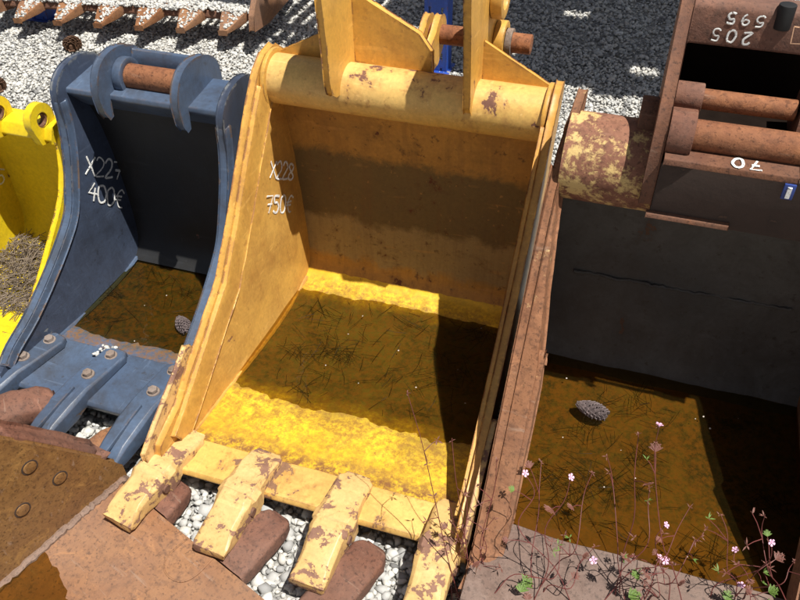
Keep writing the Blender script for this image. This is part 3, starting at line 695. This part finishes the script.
    bm = bmesh.new(); box(bm, (X+.272,.483,.852), (.022,.006,.034)); tg = fin('plastic_tag', bm, 'tag_blue', t, .002)
    bm = bmesh.new(); box(bm, (X+.272,.478,.852), (.008,.004,.024)); fin('tag_print', bm, 'chalk', tg)
    # paint-marker numbers, written upside down
    fu = Vector((0,.004,.077)).normalized()
    chalk('205', (X+.150,.7135,1.063), (-1,0,.02), -fu, .024, 1.25, .0022, parent=t, seed=11)
    chalk('595', (X+.165,.7155,1.098), (-1,0,.02), -fu, .022, 1.25, .0022, parent=t, seed=12)
    chalk('L', (X+.222,.7145,1.05), (1,0,0), fu, .034, 1.2, .0022, 'chalk_orange', parent=t, seed=13)
    chalk('70', (X+.215,.522,.8862), (-1,0,.0), (0,-.99,-.085), .030, 1.15, .0030, parent=t, seed=14)
    return t
red_bucket()
water('water', (.02,.66), lambda y: .868, lambda y: 1.56, .1185, 'water_r', 'rusty brown rainwater standing in the right bucket')

# ------------------------------------------------------------------ rusty bucket in the bottom left corner, facing the others
def front_bucket():
    t = thing('excavator_bucket', 'rusty orange bucket facing the others, with three bolts, in the bottom left corner', 'bucket', (-.0876,-.0824,0), math.radians(-19.38), BG)
    W = .95
    out = [(.02,.03), (.02,.09), (-.020,.156), (-.105,.285), (-.191,.41), (-.35,.60), (-.6,.70), (-.95,.66), (-.98,.3), (-.9,.08), (-.7,-.018), (-.2,-.016)]
    lean = lambda y, z: -.01*max(0, z-.04)
    for x0, s in ((-.022, lean), (W, lambda y, z: -lean(y,z))):
        bm = bmesh.new(); prism(bm, out, x0, x0+.022, s); wl = fin('side_wall', bm, 'rust_ochre', t, .004)
        if x0 < 0:
            for y, z in ((-.167,.290), (-.122,.198), (-.224,.190)):
                bm = bmesh.new(); c = Vector((.0005+lean(y,z), y, z)); ax = Vector((1,0,.01)).normalized()
                cyl(bm, c-ax*.003, c+ax*.0030, .0165, .0155, 24); fin('bolt', bm, 'rust_ochre', wl, .001)
                bm = bmesh.new(); ring(bm, c-ax*.002, c+ax*.0008, .0195, .0166, 24); fin('bolt_rim', bm, 'rust_dark', wl)
            bm = bmesh.new()
            e = [(-.004,.135), (-.018,.160), (-.098,.284), (-.155,.367), (-.172,.388)]
            strip(bm, e, .050, -.064, -.023, lean, -.006); sc = fin('side_cutter', bm, 'rust_red', wl, .014, 3, worn=.004)
            bm = bmesh.new(); path(bm, [(.004+random.uniform(-.003,.003), y, z+random.uniform(-.003,.003)) for y, z in smooth_curve([(-.55,.022),(-.35,.028),(-.2,.038),(-.1,.042),(.02,.046)], 16)], .011, 7)
            fin('weld_bead', bm, 'weld', wl)
    xl = lambda y, z: -.004; xr = lambda y, z: W+.004
    fin('floor_plate', shell([(-.95,.2), (-.88,.09), (-.75,.035), (-.5,.020), (-.36,.024), (-.25,.034), (-.12,.043), (0,.047)], .018, xl, xr, 30, .003), 'rust_warm', t)
    for x, y1 in ((.13,.10), (.40,.185), (.645,.262)):
        bm = bmesh.new(); loft(bm, [(.003,.022,.050,.022), (.02,.024,.053,.026), (.04,.026,.053,.028), (max(.05,y1-.09),.028,.050,.029), (y1-.03,.027,.046,.026), (y1-.008,.026,.036,.019), (y1,.025,.024,.010)], x, .28)
        if y1 < .12: pass
        fin('worn_tooth', bm, 'rust_red', t, .004, worn=.0028, wf=34)
    bm = bmesh.new()   # scar of a missing tooth on the lip
    pts = [(.27,.0,.0475), (.268,-.06,.0465), (.285,-.088,.0455), (.315,-.095,.045), (.345,-.085,.0455), (.36,-.055,.0465), (.36,0,.0475)]
    path(bm, [(a, b, c-.0012) for a, b, c in smooth_curve(pts, 5)], .0022, 5); fin('weld_scar', bm, 'rust_warm', t)
    return t
FB = front_bucket()
me = bpy.data.meshes.new('water'); me.from_pydata([(-.0,-.80,.0335), (.94,-.80,.0335), (.94,-.20,.0335), (.0,-.20,.0335)], [], [(0,1,2,3)])
o = link('water', me, 'water_r'); o.location = FB.location; o.rotation_euler = FB.rotation_euler; tag(o, 'small brown puddle inside the rusty bottom left bucket', kind='structure')

t = thing('loose_bucket_tooth', 'worn rounded rusty tooth lying on gravel against the blue teeth', 'tooth', (-.45,.0,.035), math.radians(-48))
bm = bmesh.new(); loft(bm, [(-.16,.06,.05,.04), (-.08,.07,.052,.042), (.0,.075,.05,.042), (.06,.07,.047,.04), (.09,.066,.038,.03), (.10,.064,.025,.018)], 0, .5); fin('tip', bm, 'rust_red', t, .008, worn=.004)
bm = bmesh.new(); loft(bm, [(-.26,.05,.035,.03), (-.15,.058,.037,.032)], 0, .4); fin('shank', bm, 'rust', t, .005)
t = thing('loose_steel_scrap', 'small orange rusty scrap end on gravel beside the bolted side cutter', 'scrap', (-.175,.03,.0), math.radians(-30))
bm = bmesh.new(); loft(bm, [(-.07,.05,.03,.03), (-.02,.055,.034,.032), (.03,.05,.03,.028), (.045,.046,.02,.018)], 0, .5); fin('scrap_body', bm, 'rust_warm', t, .006)

# ------------------------------------------------------------------ skeleton bucket behind, full of gravel
SV = (Vector((-1.70,2.345,.035)), math.radians(8))
def sieve():
    t = thing('skeleton_bucket', 'rusty skeleton bucket with pointed teeth heaped with gravel, behind the blue bucket', 'bucket', SV[0], SV[1])
    bm = bmesh.new(); prism(bm, [(.13,.085), (.14,.115), (.26,.125), (.26,.10), (.15,.07)], -.72, .745); fin('lip', bm, 'rust', t, .004)
    for i in range(6):
        x = -.545+.232*i; bm = bmesh.new(); tip = (x-.02, -.01, .062)
        A = [(x-.075,.17,.130), (x+.075,.17,.130), (x+.075,.17,.075), (x-.075,.17,.075)]
        Md = [(x-.062,.09,.112), (x+.050,.09,.112), (x+.050,.09,.065), (x-.062,.09,.065)]
        Bq = [(tip[0]-.022,tip[1],tip[2]+.012), (tip[0]+.018,tip[1],tip[2]+.012), (tip[0]+.018,tip[1],tip[2]-.006), (tip[0]-.022,tip[1],tip[2]-.006)]
        R3 = [[bm.verts.new(p) for p in q] for q in (A, Md, Bq)]
        bm.faces.new(R3[0]); bm.faces.new(R3[2][::-1])
        for q in (0, 1):
            for k in range(4): bm.faces.new((R3[q][k], R3[q][(k+1)%4], R3[q+1][(k+1)%4], R3[q+1][k]))
        fin('tooth', bm, 'rust_warm', t, .005)
    for x in (-.75, .745):
        bm = bmesh.new(); prism(bm, [(-.02,.09), (.0,.16), (.12,.26), (.45,.5), (.8,.5), (.9,.3), (.7,.03), (.2,.05)], x, x+.03); fin('side_plate', bm, 'rust_warm', t, .005)
    bm = bmesh.new(); box(bm, (.01,.275,.128), (1.47,.028,.03)); fin('cross_bar', bm, 'rust_dark', t, .004)
    bm = bmesh.new(); box(bm, (.01,.85,.19), (1.47,.05,.05)); fin('rear_bar', bm, 'rust_dark', t, .004)
    for i in range(31):
        bm = bmesh.new(); cyl(bm, (-.69+.0465*i,.27,.146), (-.69+.0465*i,.85,.20), .011, n=8); fin('grate_bar', bm, 'rust_ochre', t)
    return t
sieve()
P = []; R = []
for i in range(3300):
    x = U(-.72,.735); y = U(.13,.265); P.append((x, y, .118+(y-.13)*.12+U(0,.012)+.010*mnoise.noise(Vector((x*6,y*6,0))))); R.append(U(.006,.012))
for i in range(6):
    x0 = -.545+.232*i
    for j in range(150):
        f = random.random()**.7; hw = .016+.058*f; x = U(-hw,hw)
        if x < -hw*.1 and random.random() < .7: continue
        P.append((x0-.02*(1-f)+x, -.005+.18*f, .076+.060*f+U(0,.006))); R.append(U(.005,.010))
o = stones('gravel_heap', np.array(P), np.array(R), 'gravel'); tag(o, 'gravel heaped on the teeth of the skeleton bucket', 'gravel', kind='stuff')
o.location = SV[0]; o.rotation_euler = (0,0,SV[1])

# ------------------------------------------------------------------ blue pallet rack behind; its unseen shelf boards are spaced to shade the ground
def rack():
    t = thing('pallet_rack', 'blue steel pallet rack with punched posts standing behind the buckets', 'rack', (0,2.52,-.022))
    for x in (-4.75, -2.36, 0., 2.4):
        for y in (.0, 1.05):
            bm = bmesh.new(); wdt, H = .115, 2.6
            for sx in (-1, 1):
                box(bm, (x+sx*(wdt/2-.002), y+.045, H/2), (.004,.09,H))
                box(bm, (x+sx*.046, y, H/2), (.02,.004,H))
            box(bm, (x, y, H/2), (.05,.004,H))
            k = 0
            while k*.075 < H-.05:
                for sx in (-1, 1): box(bm, (x+sx*.0305, y, .0575+k*.075), (.013,.0035,.042))
                k += 1
            fin('post', bm, 'post', t)
            bm = bmesh.new(); box(bm, (x, y+.04, .016), (.15,.13,.008)); fin('foot_plate', bm, 'post', t, .002)
    for y in (-.02, 1.07):
        for a, b in ((-4.75,-2.36), (-2.36,0), (0,2.4)):
            bm = bmesh.new(); box(bm, ((a+b)/2, y, 1.55), (b-a-.12,.045,.11)); fin('shelf_beam', bm, 'post', t, .004)
    x = -4.7
    while x < 3.3:
        if x < -2.32: w_, gap, z = .14, .005, 1.62
        elif x < -.42: x = -.42; continue
        elif x < .02: w_, gap, z = .055, .030, 1.62
        else: w_, gap, z = .145, -.002 if random.random() < .88 else .006, 1.62
        y0 = -.17+U(-.03,.05)+(.06 if x < 0 else 0)
        cutp = U(-.05,.75) if x > 0 and random.random() < .45 else None; gp = U(.05,.11)   # gaps added in unseen boards to drop light flecks on the gravel
        for ya, yb in (((y0, 1.25),) if cutp is None else ((y0, cutp), (cutp+gp, 1.25))):
            bm = bmesh.new(); box(bm, (x+w_/2, (ya+yb)/2, z), (w_, yb-ya, .022)); fin('board', bm, 'board', t, .002)
        x += w_+gap
    return t
rack()

# ------------------------------------------------------------------ pine cones
def pine_cone(label, loc, rz, L, R_, mat, tilt=0):
    t = thing('pine_cone', label, 'pine cone', loc, rz, 'pine cones'); rot = Matrix.Rotation(tilt, 3, 'Y')
    bm = bmesh.new()
    loft(bm, [(-L/2,R_*.6,R_*.2,R_*.2), (-L*.3,R_*.6,R_*.55,R_*.55), (0,R_*.6,R_*.6,R_*.6), (L*.35,R_*.6,R_*.35,R_*.35), (L/2,R_*.6,R_*.1,R_*.1)]); fin('core', bm, mat, t)
    bm = bmesh.new(); n = 90
    for i in range(n):
        f = (i+.5)/n; a = i*2.39996; y = -L/2+L*f; rad = R_*(math.sin(math.pi*(.12+.83*f))**.7)
        c = Vector((math.cos(a)*rad, y, math.sin(a)*rad*.8+R_*.7)); d = Vector((math.cos(a), .55, math.sin(a))).normalized()
        box(bm, c-d*.002, (.0085*R_/.02, .0085*R_/.02, .0032), d.to_track_quat('Z', 'Y').to_matrix())
    tag(fin('scales', bm, mat, t), kind='stuff')
pine_cone('brown pine cone on the gravel among the skeleton bucket teeth', (-1.935,2.25,-.012), .5, .10, .045, 'cone')
pine_cone('brown pine cone on the gravel at the left edge above the bright yellow bucket', (-2.01,1.73,-.012), 1.2, .10, .045, 'cone')
pine_cone('bleached pine cone floating in the blue bucket near the orange wall', (-.205,.455,.068), .9, .075, .022, 'cone_pale')
pine_cone('wet speckled pine cone floating in the rusty right bucket', (1.04,.455,.108), 1.35, .08, .024, 'cone_pale')

# small white pebbles caught on the blue lip
P = np.array([(-.345+U(-.03,.03), .262+U(-.018,.022), .100+U(0,.012)) for _ in range(26)]); stones('pebbles', P, RNG.uniform(.004,.010,26), 'gravel'); tag(bpy.data.objects['pebbles'], 'small white pebbles caught beside the bolts on the blue lip', kind='stuff')

# ------------------------------------------------------------------ flowering weeds
def leaf(bm, c, d, L, wd, fold=.3):
    d = Vector(d).normalized(); sd = d.cross(Vector((0,0,1)))
    if sd.length < .1: sd = Vector((1,0,0))
    sd.normalize(); up = sd.cross(d); c = Vector(c)
    v = [bm.verts.new(p) for p in (c, c+d*L*.5+sd*wd+up*wd*fold, c+d*L, c+d*L*.5-sd*wd+up*wd*fold, c+d*L*.5)]
    bm.faces.new((v[0], v[1], v[4])); bm.faces.new((v[1], v[2], v[4])); bm.faces.new((v[0], v[4], v[3])); bm.faces.new((v[4], v[2], v[3]))
def weed(label, root, flowers, extra, seed, green=.3):
    rr = random.Random(seed); t = thing('flowering_weed', label, 'weed', root, 0, 'flowering weeds'); root = Vector(root)
    lr, lg = bmesh.new(), bmesh.new()
    def rosette(c, n, L, b):
        for _ in range(n):
            d = Vector((rr.uniform(-1,1), rr.uniform(-1,1), rr.uniform(-.25,.7)))
            if d.length < .2: continue
            leaf(b, c, d, L*rr.uniform(.5,1.2), L*rr.uniform(.07,.14))
    def cut_leaf(c, d, L, b):
        d = Vector(d).normalized(); sd = d.cross(Vector((0,0,1))).normalized()
        for f in (-.9, -.45, 0, .45, .9):
            dd = d*math.cos(f)+sd*math.sin(f); leaf(b, c, dd, L*(1-.3*abs(f)), L*.10)
            for q in (.45, .7):
                for s in (-1, 1): leaf(b, Vector(c)+dd*L*q*(1-.3*abs(f)), dd+sd*s*.9, L*.30, L*.06)
    for k, fp in enumerate(list(flowers)+list(extra)):
        p1 = Vector(fp)-root; mid = p1*.5+Vector((rr.uniform(-.03,.03), rr.uniform(-.05,.02), rr.uniform(.0,.04)))
        st = Vector((rr.uniform(-.10,.10), rr.uniform(-.03,.03), 0))*(.35 if root.z < .05 else 1)
        C = smooth_curve([tuple(st), tuple(st*.7+p1*.25+Vector((rr.uniform(-.015,.015), rr.uniform(-.015,.015), .01))), tuple(mid), tuple(p1*.78+Vector((rr.uniform(-.012,.012), rr.uniform(-.012,.012), .01))), tuple(p1)], 5)
        bm = bmesh.new(); path(bm, C, .0013, 6, .5)
        for f in (.4, .7):
            b = Vector(C[int(f*(len(C)-1))]); 
            for _ in range(rr.choice((1,1,2))):
                d = Vector((rr.uniform(-1,1), rr.uniform(-1,1), rr.uniform(.0,.8))).normalized(); L = rr.uniform(.025,.06)
                path(bm, [b, b+d*L*.6+Vector((0,0,.004)), b+d*L], .0010, 5, .6)
                e = b+d*L; bb = lg if rr.random() < green else lr
                if rr.random() < .3: cut_leaf(e, d, rr.uniform(.014,.024), bb)
                else: rosette(e, 4, .015, bb)
        fin('stem', bm, 'stem', t)
        rosette(p1-Vector((0,0,.006)), 4, .011, lr)
        if k < len(flowers):
            view = Vector((rr.uniform(-.8,.8), rr.uniform(-1,.5), 1)).normalized(); q = view.to_track_quat('Z', 'Y').to_matrix() @ Matrix.Rotation(rr.uniform(0,6), 3, 'Z'); fs = rr.uniform(.7,1.05); bm = bmesh.new()
            for a in range(5):
                an = a*2*math.pi/5; dx = q @ Vector((math.cos(an), math.sin(an), .15)); dy = q @ Vector((-math.sin(an), math.cos(an), 0)); c = p1
                pts = [c+dx*.001, c+dx*.0050*fs+dy*.0026*fs, c+dx*.0080*fs+dy*.0030*fs, c+dx*.0092*fs, c+dx*.0080*fs-dy*.0030*fs, c+dx*.0050*fs-dy*.0026*fs]
                bm.faces.new([bm.verts.new(x) for x in pts])
            cyl(bm, p1-view*.004, p1+view*.002, .0022, .0015, 8)
            fin('flower', bm, 'petal', t)
    for _ in range(3):
        c = Vector((rr.uniform(-.06,.06), rr.uniform(-.03,.04), rr.uniform(0,.03))); cut_leaf(c, (rr.uniform(-1,1), rr.uniform(-.2,1), .3), rr.uniform(.018,.03), lg if rr.random() < green+.3 else lr)
    tag(fin('leaves', lr, 'leaf_red', t), kind='stuff')
    if len(lg.verts): tag(fin('green_leaves', lg, 'leaf_green', t), kind='stuff')
    else: lg.free()
weed('reddish flowering weed over the rusty lip, next to the side cutter', (1.0,-.10,.13), [(1.018,.03,.39), (1.10,-.02,.19), (.925,.04,.35)], [(1.06,.08,.36), (.95,.12,.30), (1.03,-.02,.26)], 21, .35)
weed('tall pink-flowered weed over the middle of the rusty lip', (1.213,-.06,.13), [(1.16,.10,.53), (1.216,.0,.355), (1.227,.0,.238), (1.245,.02,.20)], [(1.13,.12,.47), (1.08,.10,.40), (1.27,.10,.30), (1.18,.10,.33), (1.30,.05,.28)], 22, .3)
weed('pink-flowered weed at the right end of the rusty lip', (1.436,.0,.13), [(1.37,.05,.26), (1.42,.04,.33), (1.393,.0,.217)], [(1.33,.10,.30), (1.48,.05,.28), (1.40,.08,.36)], 23, .4)
weed('thin red weed growing in the gap beside the fourth orange-yellow tooth', (.84,-.12,.0), [], [(.76,.05,.39), (.66,.05,.51), (.80,.02,.30), (.86,.05,.36), (.78,-.02,.24), (.88,-.02,.25)], 24, .1)

# ------------------------------------------------------------------ fallen petals and specks on the water
def flakes(name, n, sampler, mat, r, label):
    V = []; F = []
    for i in range(n):
        x, y, z = sampler(); a = U(0, 6.28); q = r*U(.5,1.2); b = len(V); k = 5
        for j in range(k): V.append((x+q*math.cos(a+j*1.257)*U(.6,1), y+q*math.sin(a+j*1.257)*U(.6,1), z+U(0,.0012)))
        F.append(tuple(range(b, b+k)))
    me = bpy.data.meshes.new(name); me.from_pydata(V, [], F); o = link(name, me, mat); return tag(o, label, kind='stuff')
flakes('fallen_petals', 9, lambda: (U(.05,.75), U(.30,.76), .0535), 'chalk_plain', .0028, 'tiny pale petals floating in the orange-yellow bucket')
flakes('fallen_petals', 10, lambda: (U(.92,1.5), U(.08,.58), .1198), 'chalk_plain', .003, 'tiny pale petals floating in the rusty right bucket')
flakes('fallen_petals', 4, lambda: (U(-.53,-.08), U(.28,.68), .0798), 'chalk_plain', .003, 'tiny pale petals floating in the blue bucket')
